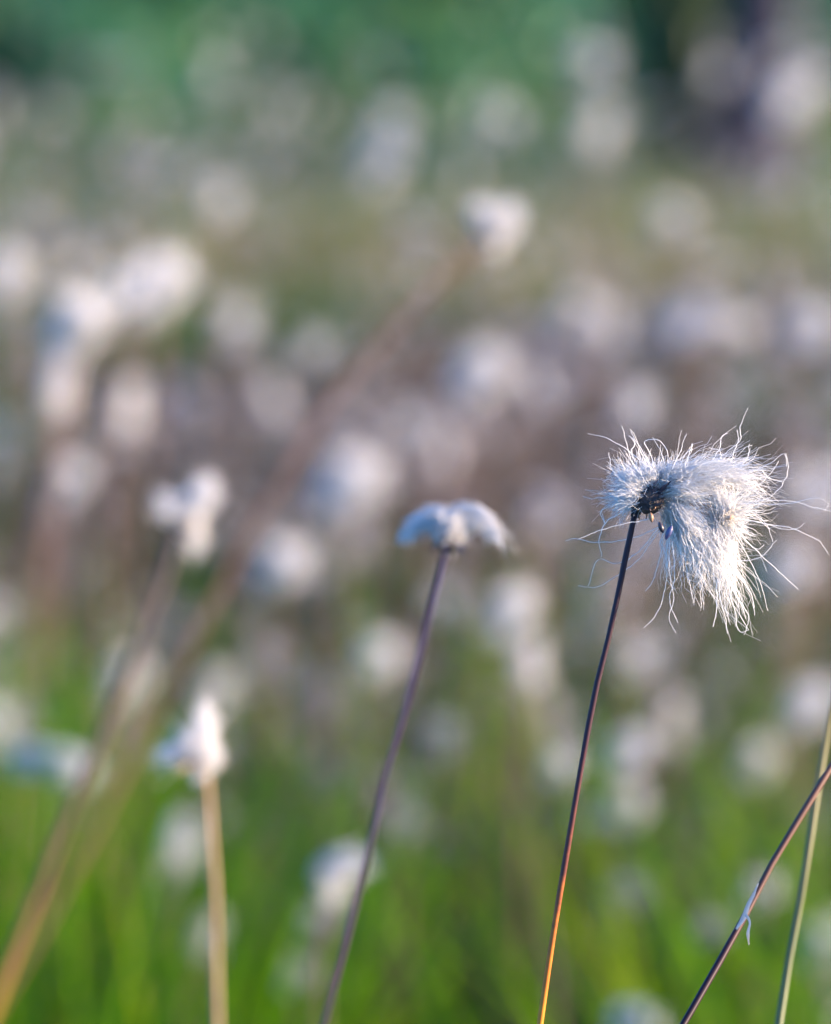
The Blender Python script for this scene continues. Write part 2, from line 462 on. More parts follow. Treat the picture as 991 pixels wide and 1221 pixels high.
# cotton wisps added in the grass to lift the field with grey haze
x, y = wedge(3600, 1.6, 7.5, 0.3)
n = len(x)
C0 = np.stack([x, y, 0.05 + 0.22 * rng.random(n)], -1)
Ew = rng.normal(size=(n, 16, 3)) * 0.006 * (0.6 + rng.random((n, 1, 1)))
tw_ = np.linspace(0, 1, 4)
Pw = C0[:, None, None, :] + Ew[:, :, None, :] * tw_[None, None, :, None] + rng.normal(size=(n, 16, 4, 3)) * 0.0012
Pw = Pw.reshape(-1, 4, 3)
V, Q, A = tubes(Pw, np.full(Pw.shape[:2], 0.00022), 3)
mb = MB(); mb.add(V, Q, None, A * 0 + 0.8)
tag(mb.build('cotton_haze', M['cotton_grey']), 'small cotton wisps added as grey haze over the withered grass', 'cotton fluff', kind='stuff')

# ------------------------------------------------------------------ bushes and trees behind the field
def leaf_cloud(n, rad, seed, leaf=0.05, clumps=26, squash=0.8):
    r = np.random.default_rng(seed)
    cc = r.normal(size=(clumps, 3)); cc /= np.linalg.norm(cc, axis=1, keepdims=True)
    cc = cc * (0.35 + 0.6 * r.random((clumps, 1))) * np.array(rad)
    cc[:, 2] += rad[2] * 1.0
    ci = r.integers(0, clumps, n)
    cr = (0.18 + 0.22 * r.random(clumps)) * min(rad)
    p = cc[ci] + r.normal(size=(n, 3)) * cr[ci][:, None] * 0.62
    p[:, 2] = np.abs(p[:, 2])
    d = r.normal(size=(n, 3)); d /= np.linalg.norm(d, axis=1, keepdims=True)
    e = np.cross(d, r.normal(size=(n, 3))); e /= np.linalg.norm(e, axis=1, keepdims=True)
    L = leaf * (0.6 + 0.8 * r.random((n, 1)))
    V = np.stack([p, p + d * L * .5 + e * L * .25, p + d * L, p + d * L * .5 - e * L * .25], 1)
    idx = np.arange(n * 4).reshape(n, 4)
    A = np.clip(0.5 + 0.28 * r.normal(size=clumps)[ci] + 0.15 * r.normal(size=n), 0, 1)
    mb = MB(); mb.add(V, idx, None, np.repeat(A, 4))
    return mb, cc

bush_me = []
for i, rad in enumerate(((1.0, 0.8, 0.8), (1.3, 0.9, 1.1), (0.8, 0.7, 0.6))):
    mb, cc = leaf_cloud(12000, rad, 40 + i, leaf=0.08, clumps=60)
    me = mb.mesh('foliage', M['bush'], 'tint', smooth=False)
    sb = MB()
    for c in cc[:14]:
        P = smooth_path([(0, 0, -0.05), (c[0] * .3, c[1] * .3, c[2] * .5), tuple(c)], 6)
        V, Q, A = tubes(P[None], np.linspace(0.02, 0.006, 6)[None], 5); sb.add(V, Q, None, A)
    bush_me.append((me, sb.mesh('stem', M['bark'])))
bspots = [(-1.85, 9.5, .8, 1, 'leftmost bush of the near row behind the field'), (-0.78, 9.2, .5, 1, 'low bush under the upper left corner'), (-1.4, 11.8, 1.0, 1, 'bush filling the gap under the upper left corner'), (-0.05, 9.8, .62, 1, 'bush behind the top centre of the picture'), (0.62, 11.0, .8, 1, 'bush behind the narrow dark evergreen'), (2.0, 12.4, .9, 0, 'bush just right of the dark trunk'),
  (-0.5, 12.9, 1.1, 1, 'second row bush left of the top centre'), (-2.5, 13.0, 1.2, 0, 'second row bush at the far left'), (1.1, 14.4, 1.1, 1, 'second row bush behind the dark trunk'), (4.0, 14.5, 1.2, 1, 'bush outside the right edge of the picture'), (-3.8, 12.0, 1.2, 0, 'bush outside the left edge of the picture'), (0.0, 16.5, 1.8, 0, 'tall back row bush in the middle'), (3.4, 18.5, 1.8, 1, 'tall back row bush at the right'), (-3.0, 17.0, 1.8, 1, 'tall back row bush at the left')]
for i, (bx, by, sc, k, bl) in enumerate(bspots):
    o = thing('bush', (bx, by, -0.02), 'soft blue green ' + bl, 'bush', 'bushes behind the field')
    f = link('foliage', bush_me[k][0], o); link('stem', bush_me[k][1], o)
    o.scale = (sc, sc, sc); o.rotation_euler.z = random.random() * 6

def tree(px, py, d, tr, h, label, crown_n=5000, seed=3):
    g = at(px, py, d)
    base = (g[0], g[1], -0.03)
    o = thing('tree', base, label, 'tree')
    K = 14
    z = np.linspace(0, h, K)
    P = np.stack([0.05 * np.sin(z * 1.1), 0.04 * np.sin(z * .8 + 1) * z / h, z], -1)
    R = tr * (1 - 0.75 * z / h) * (1 + 0.5 * np.exp(-z * 5))
    mb = MB()
    V, Q, A = tubes(P[None], R[None], 14)
    V = V + rng.normal(size=V.shape) * tr * 0.03
    mb.add(V, Q, None, A)
    tk = mb.build('trunk', M['bark'], o)
    mbc, cc = leaf_cloud(crown_n, (1.2, 1.2, 1.3), seed, leaf=0.09, clumps=40)
    for c in cc[:12]:
        st = np.array([0, 0, h * (0.35 + 0.4 * random.random())])
        e = c + np.array([0, 0, h * 0.55])
        bb = MB(); Pb = smooth_path([st, (st + e) / 2 + np.array([0, 0, 0.1]), e], 7)
        V, Q, A = tubes(Pb[None], np.linspace(tr * 0.3, tr * 0.06, 7)[None], 6); bb.add(V, Q, None, A)
        bb.build('branch', M['bark'], o)
    cr = mbc.build('crown', M['crown'], o, attr='tint', smooth=False)
    cr.location.z = h * 0.55
    return o

dk = leaf_cloud(5000, (0.9, 0.9, 1.0), 77, leaf=0.22, clumps=40)[0]
g_ = at(836, 200, 7.3)
db = thing('bush', (g_[0], g_[1], -0.02), 'dark narrow evergreen bush just left of the dark trunk', 'bush')
dbf = dk.build('foliage', M['crown'], db, attr='tint', smooth=False); dbf.scale = (.15, .15, .55)
link('stem', bush_me[0][1], db).scale = (.12, .12, .5)
tree(890, 232, 6.7, 0.075, 3.6, 'dark violet tree trunk rising out of the top right corner')

# ------------------------------------------------------------------ cotton grass heads for the field
def field_head(seed, kind, dens=1.0, mat='cotton_plain'):
    """hub at origin, tuft about 2.4 cm; +x leans with the wind"""
    global rng
    keep, rng = rng, np.random.default_rng(seed)
    m = 0.001
    if kind == 'round':
        lobes = [((2 * m, 0, 4 * m), (11 * m, 9 * m, 9 * m), 900, None, 0.35), ((-3 * m, 0, -2 * m), (8 * m, 8 * m, 7 * m), 300, None, 0.4)]
    elif kind == 'droop':
        lobes = [((0, 0, -8 * m), (8 * m, 8 * m, 9 * m), 800, (0, 0, 5 * m), 0.3), ((3 * m, 0, 2 * m), (6 * m, 6 * m, 5 * m), 450, None, 0.3)]
    elif kind == 'side':
        lobes = [((9 * m, 0, 1 * m), (9 * m, 7 * m, 7 * m), 900, (4 * m, 0, 4 * m), 0.3), ((1 * m, 0, -7 * m), (6 * m, 6 * m, 7 * m), 350, None, 0.3)]
    elif kind == 'wide':
        lobes = [((-8 * m, 0, -1 * m), (7 * m, 6 * m, 4 * m), 500, (-3 * m, 0, 6 * m), 0.3), ((8 * m, 0, -1 * m), (7 * m, 6 * m, 4 * m), 500, (3 * m, 0, 6 * m), 0.3)]
    else:
        lobes = [((0, 0, 9 * m), (6 * m, 6 * m, 10 * m), 900, None, 0.25), ((4 * m, 0, 0), (5 * m, 5 * m, 5 * m), 250, None, 0.3)]
    lobes = [(*l[:2], l[2] * dens, *l[3:]) for l in lobes]
    P, R = hairs((0, 0, 0), lobes, 0.00013, K=5, curl=0.5, clump=5)
    V, Q, A = tubes(P, R, 3)
    mb = MB(); mb.add(V, Q, None, A)
    rng = keep
    return mb.mesh('cotton_tuft', M[mat])

KINDS = ('round', 'droop', 'side', 'wide', 'tall')
HEADS = {k: [field_head(100 + 7 * i + j, k) for j in range(2)] for i, k in enumerate(KINDS)}
mb = MB(); blob(mb, (0, 0, -0.001), 0.0024, 8, 6, 0.12, 5, (1, 1, 1.4)); THIN = {k: [field_head(300 + 7 * i + j, k, 0.30) for j in range(2)] for i, k in enumerate(KINDS)}
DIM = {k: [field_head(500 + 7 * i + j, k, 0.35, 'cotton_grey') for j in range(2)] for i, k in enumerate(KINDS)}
SPARSE = {'round': [field_head(700, 'round', 0.13)]}
CORE_ME = mb.mesh('receptacle', M['core'])

def plant(px, py, d, kind, size, label, group=None, lean=(0.0, 0.0), mat=None, name='cotton_grass', rot=None, sr=0.0009, smat=None, world=None, pale=None):
    top = np.array(world if world is not None else at(px, py, d), float)
    h = top[2]
    base = np.array([top[0] - lean[0] * h, top[1] - lean[1] * h, -0.01])
    o = thing(name, base, label, 'cotton grass', group)
    midp = base * 0.45 + top * 0.55 + np.array([0, 0, 0.05 * h]) + np.array([-lean[0] * 0.12 * h, 0, 0])
    stem('stem', [top, midp, base], sr * 0.8, sr * 1.25, smat or M['stem_far'], o, base, n=9, sides=6)
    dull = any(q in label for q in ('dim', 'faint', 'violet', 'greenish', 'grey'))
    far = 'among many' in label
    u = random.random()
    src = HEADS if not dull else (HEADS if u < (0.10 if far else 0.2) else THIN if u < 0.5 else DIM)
    if 'outside' in label: src = SPARSE
    hd = link('cotton_tuft', random.choice(src[kind]), o, top - base)
    hd.scale = (size, size, size)
    hd.rotation_euler = (random.uniform(-.3, .3), random.uniform(-.3, .3), random.uniform(-0.5, 0.5) if rot is None else rot)
    cr = link('receptacle', CORE_ME, o, top - base)
    return o

# heads that can be told apart in the blurred field: px, py, depth, kind, size, lean, label
FIELD = [
 (90, 398, 1.4, 'round', 1.75, .10, 'brightest large cream cotton head at the left edge of the field'),
 (70, 448, 1.45, 'droop', 1.2, .05, 'cream cotton tuft hanging just below the brightest left head'),
 (190, 352, 1.6, 'round', 1.8, .05, 'large pale cotton head right of the brightest left head'),
 (150, 350, 1.50, 'round', 1.1, .05, 'bluish cotton tuft touching the large pale head on its left'),
 (150, 470, 1.9, 'droop', 1.5, 0, 'faint blue cotton tuft below the large pale head'),
 (10, 335, 1.9, 'round', 1.6, 0, 'white cotton head cut by the left picture edge'),
 (40, 270, 2.3, 'round', 1.6, 0, 'violet tinged cotton cluster near the upper left edge'),
 (75, 300, 2.6, 'side', 1.5, 0, 'violet cotton tuft right of the cluster near the upper left edge'),
 (412, 588, 1.75, 'round', 2.1, .05, 'big soft white cotton ball left of the umbrella shaped head'),
 (335, 682, 1.55, 'round', 1.55, .05, 'white cotton ball below and left of the big soft ball'),
 (612, 738, 1.45, 'round', 1.25, -.02, 'bright cotton ball between the two middle purple stems'),
 (628, 775, 1.6, 'droop', 1.1, 0, 'cream tuft hanging under the bright ball between the purple stems'),
 (450, 790, 1.6, 'round', 1.15, .0, 'small white cotton ball touching the middle purple stem on its left'),
 (575, 455, 2.1, 'round', 2.0, 0, 'bluish white cotton ball left of and above the sharp head'),
 (388, 1042, 1.13, 'side', 0.95, .02, 'small clear cream tuft low beside the middle purple stem'),
 (60, 912, 1.3, 'wide', 1.35, .05, 'wide bluish white tuft near the lower left edge'),
 (150, 820, 1.7, 'round', 1.4, 0, 'pale pinkish tuft above the wide tuft near the left edge'),
 (850, 390, 2.2, 'wide', 2.0, 0, 'wide pale violet cotton cluster above the sharp head'),
 (820, 370, 2.5, 'round', 1.8, 0, 'pale violet ball at the left end of the wide cluster above the sharp head'),
 (965, 400, 2.1, 'round', 1.7, 0, 'pale cotton ball at the right edge above the sharp head'),
 (650, 612, 1.75, 'round', 1.25, 0, 'dim violet cotton ball directly left of the sharp head'),
 (755, 492, 1.95, 'round', 1.3, 0, 'faint grey cotton ball just above the left of the sharp head'),
 (938, 690, 1.7, 'round', 1.3, 0, 'pinkish cotton ball at the lower right of the sharp head'),
 (960, 590, 1.9, 'round', 1.3, 0, 'pinkish cotton ball behind the long hairs right of the sharp head'),
 (750, 905, 1.55, 'round', 1.2, 0, 'blue white ball right of the sharp stem, upper of a pair'),
 (752, 970, 1.6, 'round', 1.1, 0, 'blue white ball right of the sharp stem, lower of a pair'),
 (745, 1070, 1.42, 'round', 1.1, 0, 'dim grey ball in the green right of the sharp stem'),
 (905, 915, 1.7, 'round', 1.25, 0, 'grey pink ball left of the crossing stem at right'),
 (965, 850, 1.6, 'round', 1.2, 0, 'bluish ball at the right edge above the crossing stem'),
 (985, 1135, 1.35, 'round', 1.3, 0, 'bright ball at the lower right corner behind the yellow blade'),
 (992, 1185, 1.45, 'droop', 1.2, 0, 'bright tuft hanging below the ball at the lower right corner'),
 (742, 1212, 1.2, 'side', 0.9, .1, 'cream tuft cut by the bottom edge right of the sharp stem'),
 (848, 1112, 1.35, 'round', .9, 0, 'greenish dim ball left of the husk on the crossing stem'),
 (905, 1070, 1.4, 'round', .9, 0, 'greenish dim ball right of the husk on the crossing stem'),
 (380, 1108, 1.35, 'round', 1.0, 0, 'dim tuft just below the small clear cream tuft'),
 (355, 1170, 1.3, 'round', .9, 0, 'greenish grey dim ball at the bottom beside the middle stem'),
 (670, 920, 1.5, 'round', 1.0, 0, 'dim ball touching the sharp stem on its left'),
 (530, 885, 1.55, 'round', 1.2, 0, 'dim greenish ball right of the middle purple stem'),
 (215, 990, 1.45, 'droop', 1.3, 0, 'dim grey tuft left of the straight straw stem'),
 (480, 985, 1.5, 'round', 1.0, 0, 'dim greenish tuft right of the lower purple stem'),
 (250, 1100, 1.4, 'droop', 1.0, 0, 'dim tuft behind the lower part of the straw stem'),
 (258, 830, 1.9, 'round', 1.5, 0, 'dim grey ball behind the upright lower left head'),
 (80, 580, 1.9, 'round', 1.5, 0, 'bluish ball below the brightest left head'),
 (258, 96, 4.2, 'round', 1.7, 0, 'lone pale blue spot high in the green at upper left'),
 (462, 155, 3.2, 'round', 2.0, 0, 'pale blue white ball near the top centre'),
 (442, 195, 3.0, 'side', 1.9, 0, 'pale tuft touching the ball near the top centre'),
 (705, 85, 3.4, 'round', 2.1, 0, 'pale green white ball near the top right of centre'),
 (718, 140, 3.3, 'droop', 2.0, 0, 'pale tuft hanging below the ball near the top right of centre'),
 (595, 150, 3.4, 'round', 1.8, 0, 'faint grey blue ball above the bright double lit head'),
 (182, 210, 3.0, 'round', 1.9, 0, 'grey blue ball at the upper left below the lone spot'),
 (262, 245, 2.8, 'round', 1.6, 0, 'creamy green ball above the large pale head'),
 (935, 130, 3.0, 'round', 2.4, 0, 'pinkish violet ball right of the dark trunk'),
 (955, 95, 3.6, 'side', 2.2, 0, 'violet tuft above the pinkish ball right of the dark trunk'),
 (852, 95, 4.2, 'round', 2.0, 0, 'dark violet ball just left of the dark trunk'),
 (800, 272, 3.0, 'round', 1.9, 0, 'grey blue ball below and left of the dark trunk'),
 (280, 392, 2.4, 'round', 1.6, 0, 'dim blue ball right of the large pale head'),
 (372, 425, 2.4, 'round', 1.5, 0, 'dim blue ball left of the leaning brown stem'),
 (480, 512, 2.2, 'round', 1.5, 0, 'dim blue ball above the umbrella shaped head'),
 (490, 280, 2.8, 'round', 1.8, 0, 'faint blue ball left of the bright double lit head'),
 (640, 400, 2.5, 'round', 1.8, 0, 'pinkish grey ball below the bright double lit head'),
 (690, 380, 2.7, 'round', 1.9, 0, 'pinkish grey ball right of centre below the top tufts'),
]
for (px, py, d, k, sz, ln, lab) in FIELD:
    sz *= random.uniform(0.92, 1.05) * 1.12
    plant(px, py, d, k, sz, lab, None, (ln, random.uniform(-.05, .1)), sr=0.0010)

# the rest of the field: small soft tufts that nothing tells apart
n_sc = 0
tries = 0
used = [(f[0], f[1]) for f in FIELD]
while n_sc < 232 and tries < 3000:
    tries += 1
    yy = 2.1 + 6.9 * random.random() ** 0.9
    xx = random.uniform(-1, 1) * (yy * 0.14 + 0.1)
    hh = random.uniform(0.20, 0.40) if yy < 5 else random.uniform(0.2, 0.45)
    # keep the bare green patches
    if math.sin(xx * 2.3 + 1) * math.cos(yy * 1.3) > 0.55: continue
    if n_sc % 3 == 0:
        yy = random.uniform(1.6, 3.2); xx = random.uniform(-1, 1) * (yy * 0.13); hh = random.uniform(0.1, 0.3)
    q_ = np.array([xx, yy, hh]) - CC
    dd_ = q_ @ CF; qx, qy = 495.5 + FPX * xx / dd_, 610.5 - FPX * (q_ @ CU) / dd_
    if yy < 3.3 and ((90 < qx < 310 and 540 < qy < 960) or (440 < qx < 620 and 540 < qy < 700)): continue
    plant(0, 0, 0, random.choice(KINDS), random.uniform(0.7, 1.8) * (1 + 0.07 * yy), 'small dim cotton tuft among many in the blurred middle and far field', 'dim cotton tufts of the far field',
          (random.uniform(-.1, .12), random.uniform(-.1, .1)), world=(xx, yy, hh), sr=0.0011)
    n_sc += 1

# ------------------------------------------------------------------ nearer heads with their own shapes
def px_vec(dx, dy, dz, d):
    """an offset in photo pixels (right, up, towards camera) at depth d, as a world vector"""
    k = d / FPX
    return k * (dx * CR + dy * CU - dz * CF)

def shaped(label, d, hub, lobes, stem_px, r0, r1, smat, hmat, width, name='cotton_grass', lean=0.3, curl=0.5, K=7, ddepth=0.0, avals=None, core=3.0, n=34, sides=10, wob=0.0, hubr=0.0016, clump=1):
    """hub and lobes in photo pixels; lobe: (px, py, dz, rx, ry, rz, count, ctrl or None, fill, own hub)"""
    top = at(stem_px[0][0], stem_px[0][1], d)
    pts = [at(x, y, d + ddepth * i / max(1, len(stem_px) - 1)) for i, (x, y) in enumerate(stem_px)]
    pts = to_ground(pts, lean)
    base = pts[-1].copy(); base[2] = -0.01
    o = thing(name, base, label, 'cotton grass')
    stem('stem', pts, r0, r1, smat, o, base, n=n, sides=sides, wob=wob, avals=avals)
    H = at(hub[0], hub[1], d)
    lb = []
    k = d / FPX
    for L in lobes:
        c = at(L[0], L[1], d) - CF * L[2] * k
        ct = None if L[7] is None else at(L[7][0], L[7][1], d) - CF * L[7][2] * k
        ob = None
        if len(L) > 9 and L[9] is not None: ob = at(L[9][0], L[9][1], d) - CF * (L[9][2] if len(L[9]) > 2 else 0) * k
        lb.append((c, np.array([L[3], L[5], L[4]]) * k, L[6], ct, L[8], ob))
    P, R = hairs(H, lb, width, K=K, curl=curl, hubr=hubr, clump=clump)
    V, Q, A = tubes(P - base, R, 3)
    mb = MB(); mb.add(V, Q, None, A)
    hd = mb.build('cotton_tuft', hmat, o)
    hd['kind'] = 'stuff'
    if core:
        mb = MB(); blob(mb, H - base - np.array([0, 0, 0.001]), core * 0.001, 10, 8, 0.10, 3, (1, 1, 1.3))
        mb.build('receptacle', M['core'], o)
    return o, base

# upright two-tone head at left, on a long stem that runs to the lower left corner
hd1, hb1 = shaped('two toned head on the dark stem that slants to the lower left corner', 0.98, (222, 618),
       [(246, 586, 0, 20, 28, 20, 750, None, .15), (202, 602, 10, 28, 24, 22, 420, None, .2), (229, 642, -4, 13, 36, 12, 600, (238, 612, 0), .2), (215, 610, 0, 40, 36, 30, 60, None, .5)],
       [(212, 640), (196, 690), (165, 770), (128, 862), (92, 950), (48, 1060), (0, 1180)], 0.0016, 0.0019, M['stem_rust'], M['cotton_plain'], 0.00010, curl=0.8, clump=6, lean=.2, wob=0.0, ddepth=-0.05, avals=([0, .14, .22, .3, 1], [0, .3, .42, .58, .8]))
# bright double lit head high in the middle, on the long leaning brown stem
shaped('bright double lit head high in the middle on a long leaning brown stem', 1.14, (585, 275),
       [(608, 262, 0, 18, 28, 20, 900, None, .2), (590, 290, -6, 16, 18, 16, 500, None, .2), (575, 255, 10, 18, 22, 20, 500, None, .2)],
       [(580, 285), (540, 320), (470, 390), (400, 470), (330, 580), (250, 725), (185, 850), (125, 965), (60, 1090), (-20, 1230)], 0.0010, 0.0013, M['stem_brown'], M['cotton_plain'], 0.00012, lean=.1, ddepth=-0.08, avals=([0, .25, .38, .5, 1], [0.1, .3, .42, .55, .8]))
# conical head on a straight straw stem
hd2, hb2 = shaped('pointed cream head on the straight pale straw stem at lower left', 0.83, (243, 905),
       [(247, 858, 0, 11, 36, 12, 330, None, .15), (254, 903, 0, 22, 24, 16, 300, None, .2), (224, 882, 12, 17, 28, 18, 330, None, .2), (201, 902, 4, 24, 18, 18, 280, (225, 885, 4), .2), (238, 925, 6, 18, 16, 14, 160, None, .2), (230, 890, 0, 46, 40, 30, 130, None, .4)],
       [(246, 925), (248, 960), (255, 1040), (257, 1120), (259, 1221)], 0.0009, 0.0011, M['straw'], M['cotton_plain'], 0.000085, curl=0.8, clump=6, lean=.3, core=1.6)
# shaded umbrella head in the middle
hd3, hb3 = shaped('shaded blue umbrella shaped head on the purple stem in the middle', 0.715, (536, 634),
       [(500, 629, 0, 23, 9, 15, 330, (520, 594, 0), .1), (484, 645, 0, 12, 5, 9, 130, (503, 602, 0), .1), (515, 617, 2, 14, 8, 12, 150, None, .2),
        (537, 616, 0, 12, 6, 9, 70, None, .2), (574, 626, 0, 22, 10, 15, 330, (553, 590, 0), .1), (590, 642, 0, 11, 6, 9, 130, (573, 598, 0), .1), (556, 615, 2, 14, 8, 12, 150, None, .2), (602, 654, 0, 14, 4, 10, 20, (584, 610, 0), .3)],
       [(530, 662), (524, 690), (505, 760), (482, 850), (458, 930), (436, 1030), (412, 1125), (386, 1221)], 0.00065, 0.00085, M['stem_purple'], M['cotton_plain'], 0.00008, curl=0.3, core=2.8, ddepth=0.0)

# dry bracts that hang round the base of the nearer heads
M['bract_tan'] = solid('tan_dry_bract', [(0.3, (0.40, 0.27, 0.14)), (0.7, (0.62, 0.47, 0.28))], 400, 0.5)
M['bract_dark'] = solid('matt_dark_bract', [(0.3, (0.02, 0.022, 0.045)), (0.7, (0.05, 0.05, 0.09))], 400, 0.95)
for _n in M['bract_dark'].node_tree.nodes:
    if _n.type == 'BSDF_PRINCIPLED': _n.inputs['Specular IOR Level'].default_value = 0.05
def bracts(o, base, px, py, d, mat, n, L, w_, drop):
    c = at(px, py, d)
    for i in range(n):
        a = i / n * 6.283 + random.uniform(-.3, .3)
        out = np.array([math.cos(a), math.sin(a), 0])
        b0 = c + out * 0.0008
        tip = b0 + out * L * random.uniform(.5, 1.1) + np.array([0, 0, -drop * L * random.uniform(.3, 1.3)])
        mb = MB(); pointed_scale(mb, b0 - base, tip - base, w_ * random.uniform(.7, 1.2), .25)
        mb.build('bract', mat, o, smooth=False)
bracts(hd2, hb2, 232, 905, 0.83, M['bract_tan'], 16, .0090, .0012, .15)
bracts(hd1, hb1, 216, 622, 0.98, M['scale_brown'], 8, .006, .002, .5)
bracts(hd3, hb3, 535, 642, 0.715, M['bract_dark'], 12, .0036, .0016, 0.8)

# ------------------------------------------------------------------ the sharp head
D0 = FOCUS
kk = D0 / FPX
main, mbase = shaped('sharp windswept white cotton head on the thin purple and orange stem', D0, (782, 588),
    [ # left fan
      (745, 585, 12, 30, 34, 34, 460, (765, 588, 10), .35),
      (742, 560, 0, 28, 26, 30, 280, (762, 575, 5), .35),
      (735, 600, -6, 22, 22, 26, 260, (760, 592, 0), .35),
      (775, 556, 6, 28, 13, 30, 420, None, .2),
      # top mass running right
      (815, 561, 4, 44, 13, 34, 700, (795, 564, 4), .1),
      (860, 562, 2, 42, 20, 34, 500, (820, 560, 4), .15, (800, 580, 6)),
      (893, 568, -4, 36, 28, 32, 230, (850, 560, 0), .25, (830, 578, 0)),
      (912, 570, 0, 26, 32, 26, 60, (880, 562, 0), .3, (840, 575, 0)),
      (835, 585, 16, 40, 20, 16, 560, (805, 578, 14), .1),
      # right spray from the second seed
      (895, 600, 0, 36, 38, 28, 200, None, .3, (862, 612, 8)),
      (880, 640, 4, 30, 36, 26, 230, None, .3, (864, 616, 12)),
      (860, 590, 12, 26, 26, 16, 300, None, .3, (864, 616, 12)),
      # creamy curtain
      (828, 630, 14, 30, 28, 18, 480, (805, 605, 12), .1, (800, 605, 6)),
      (845, 665, 8, 26, 38, 18, 360, (825, 625, 10), .15, (806, 606, 4)),
      (868, 692, 4, 22, 46, 18, 170, (858, 640, 8), .25, (850, 612, 6)),
      (846, 688, 8, 30, 42, 18, 130, (815, 640, 8), .3, (800, 610, 6)),
      (812, 650, 0, 18, 24, 18, 130, None, .3, (798, 612, 2)),
      # a few long ones
      (800, 690, 0, 16, 40, 12, 16, (796, 650, 4), .3, (797, 625, 4)),
      (884, 715, 0, 14, 24, 12, 40, (868, 655, 4), .2, (860, 616, 6)),
    ],
    [(757, 613), (753, 630), (741, 690), (727, 755), (712, 815), (694, 910), (677, 1010), (662, 1100), (644, 1221)],
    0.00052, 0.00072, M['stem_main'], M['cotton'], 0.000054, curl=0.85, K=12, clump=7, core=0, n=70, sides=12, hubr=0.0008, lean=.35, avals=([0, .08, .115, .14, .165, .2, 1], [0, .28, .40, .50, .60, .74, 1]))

# receptacle: dark knobbly core swelling out of the stem top
cp = [at(757, 616, D0), at(760, 606, D0 - .0005), at(768, 600, D0 - .001), at(778, 595, D0 - .0015), at(790, 588, D0 - .001)]
P = smooth_path(cp, 14)
R = np.interp(np.linspace(0, 1, 14), [0, .12, .3, .6, .85, 1], [.0006, .0008, .0017, .0025, .0019, .0006])
V, Q, A = tubes((P - mbase)[None], R[None], 14)
V = V + rng.normal(size=V.shape) * 0.00014
mb = MB(); mb.add(V, Q, None, A)
rec = mb.build('receptacle', M['core'], main)
# dark and brown bracts around it, one object each
for i in range(46):
    t = random.random()
    c = P[int(2 + t * 10)]
    a = random.random() * 6.28
    out = (CR * math.cos(a) * 0.3 + CU * math.sin(a) - CF * abs(math.cos(a)) * 1.0)
    out /= np.linalg.norm(out)
    fw = (cp[-1] - cp[1]); fw /= np.linalg.norm(fw)
    b = c + out * R[int(2 + t * 10)] * 0.8
    tip = b + out * random.uniform(.0006, .0016) + fw * random.uniform(-.0006, .0026)
    mb = MB(); pointed_scale(mb, b - mbase, tip - mbase, random.uniform(.0005, .0010), .3, up=out)
    mb.build('bract', M['scale_brown'] if (i % 4 == 0) else M['scale_dark'], rec, smooth=False)
# loose seeds hanging in the cotton
def seed_at(px, py, dz, ang, L, wd, mat, nm='seed'):
    c = at(px, py, D0) - CF * dz * kk - mbase
    ax = CR * math.cos(ang) + CU * math.sin(ang)
    Pp = np.array([c + ax * L * (t - .5) for t in np.linspace(0, 1, 9)])
    Rr = wd / 2 * np.sin(np.linspace(0.12, math.pi - .25, 9)) ** .8
    V, Q, A = tubes(Pp[None], Rr[None], 8); m_ = MB(); m_.add(V, Q, None, A)
    return m_.build(nm, mat, main)
tag(seed_at(795, 635, 34, math.radians(65), .0027, .0012, M['seed']), 'blue seed hanging under the dark core')
tag(seed_at(786, 629, 34, math.radians(110), .0021, .0010, M['scale_dark']), 'black seed beside the blue one')
seed_at(775, 617, 22, math.radians(100), .0018, .0009, M['scale_brown'])
tag(seed_at(867, 617, 34, math.radians(20), .0016, .0008, M['hub']), 'salmon seed base in the right of the tuft')

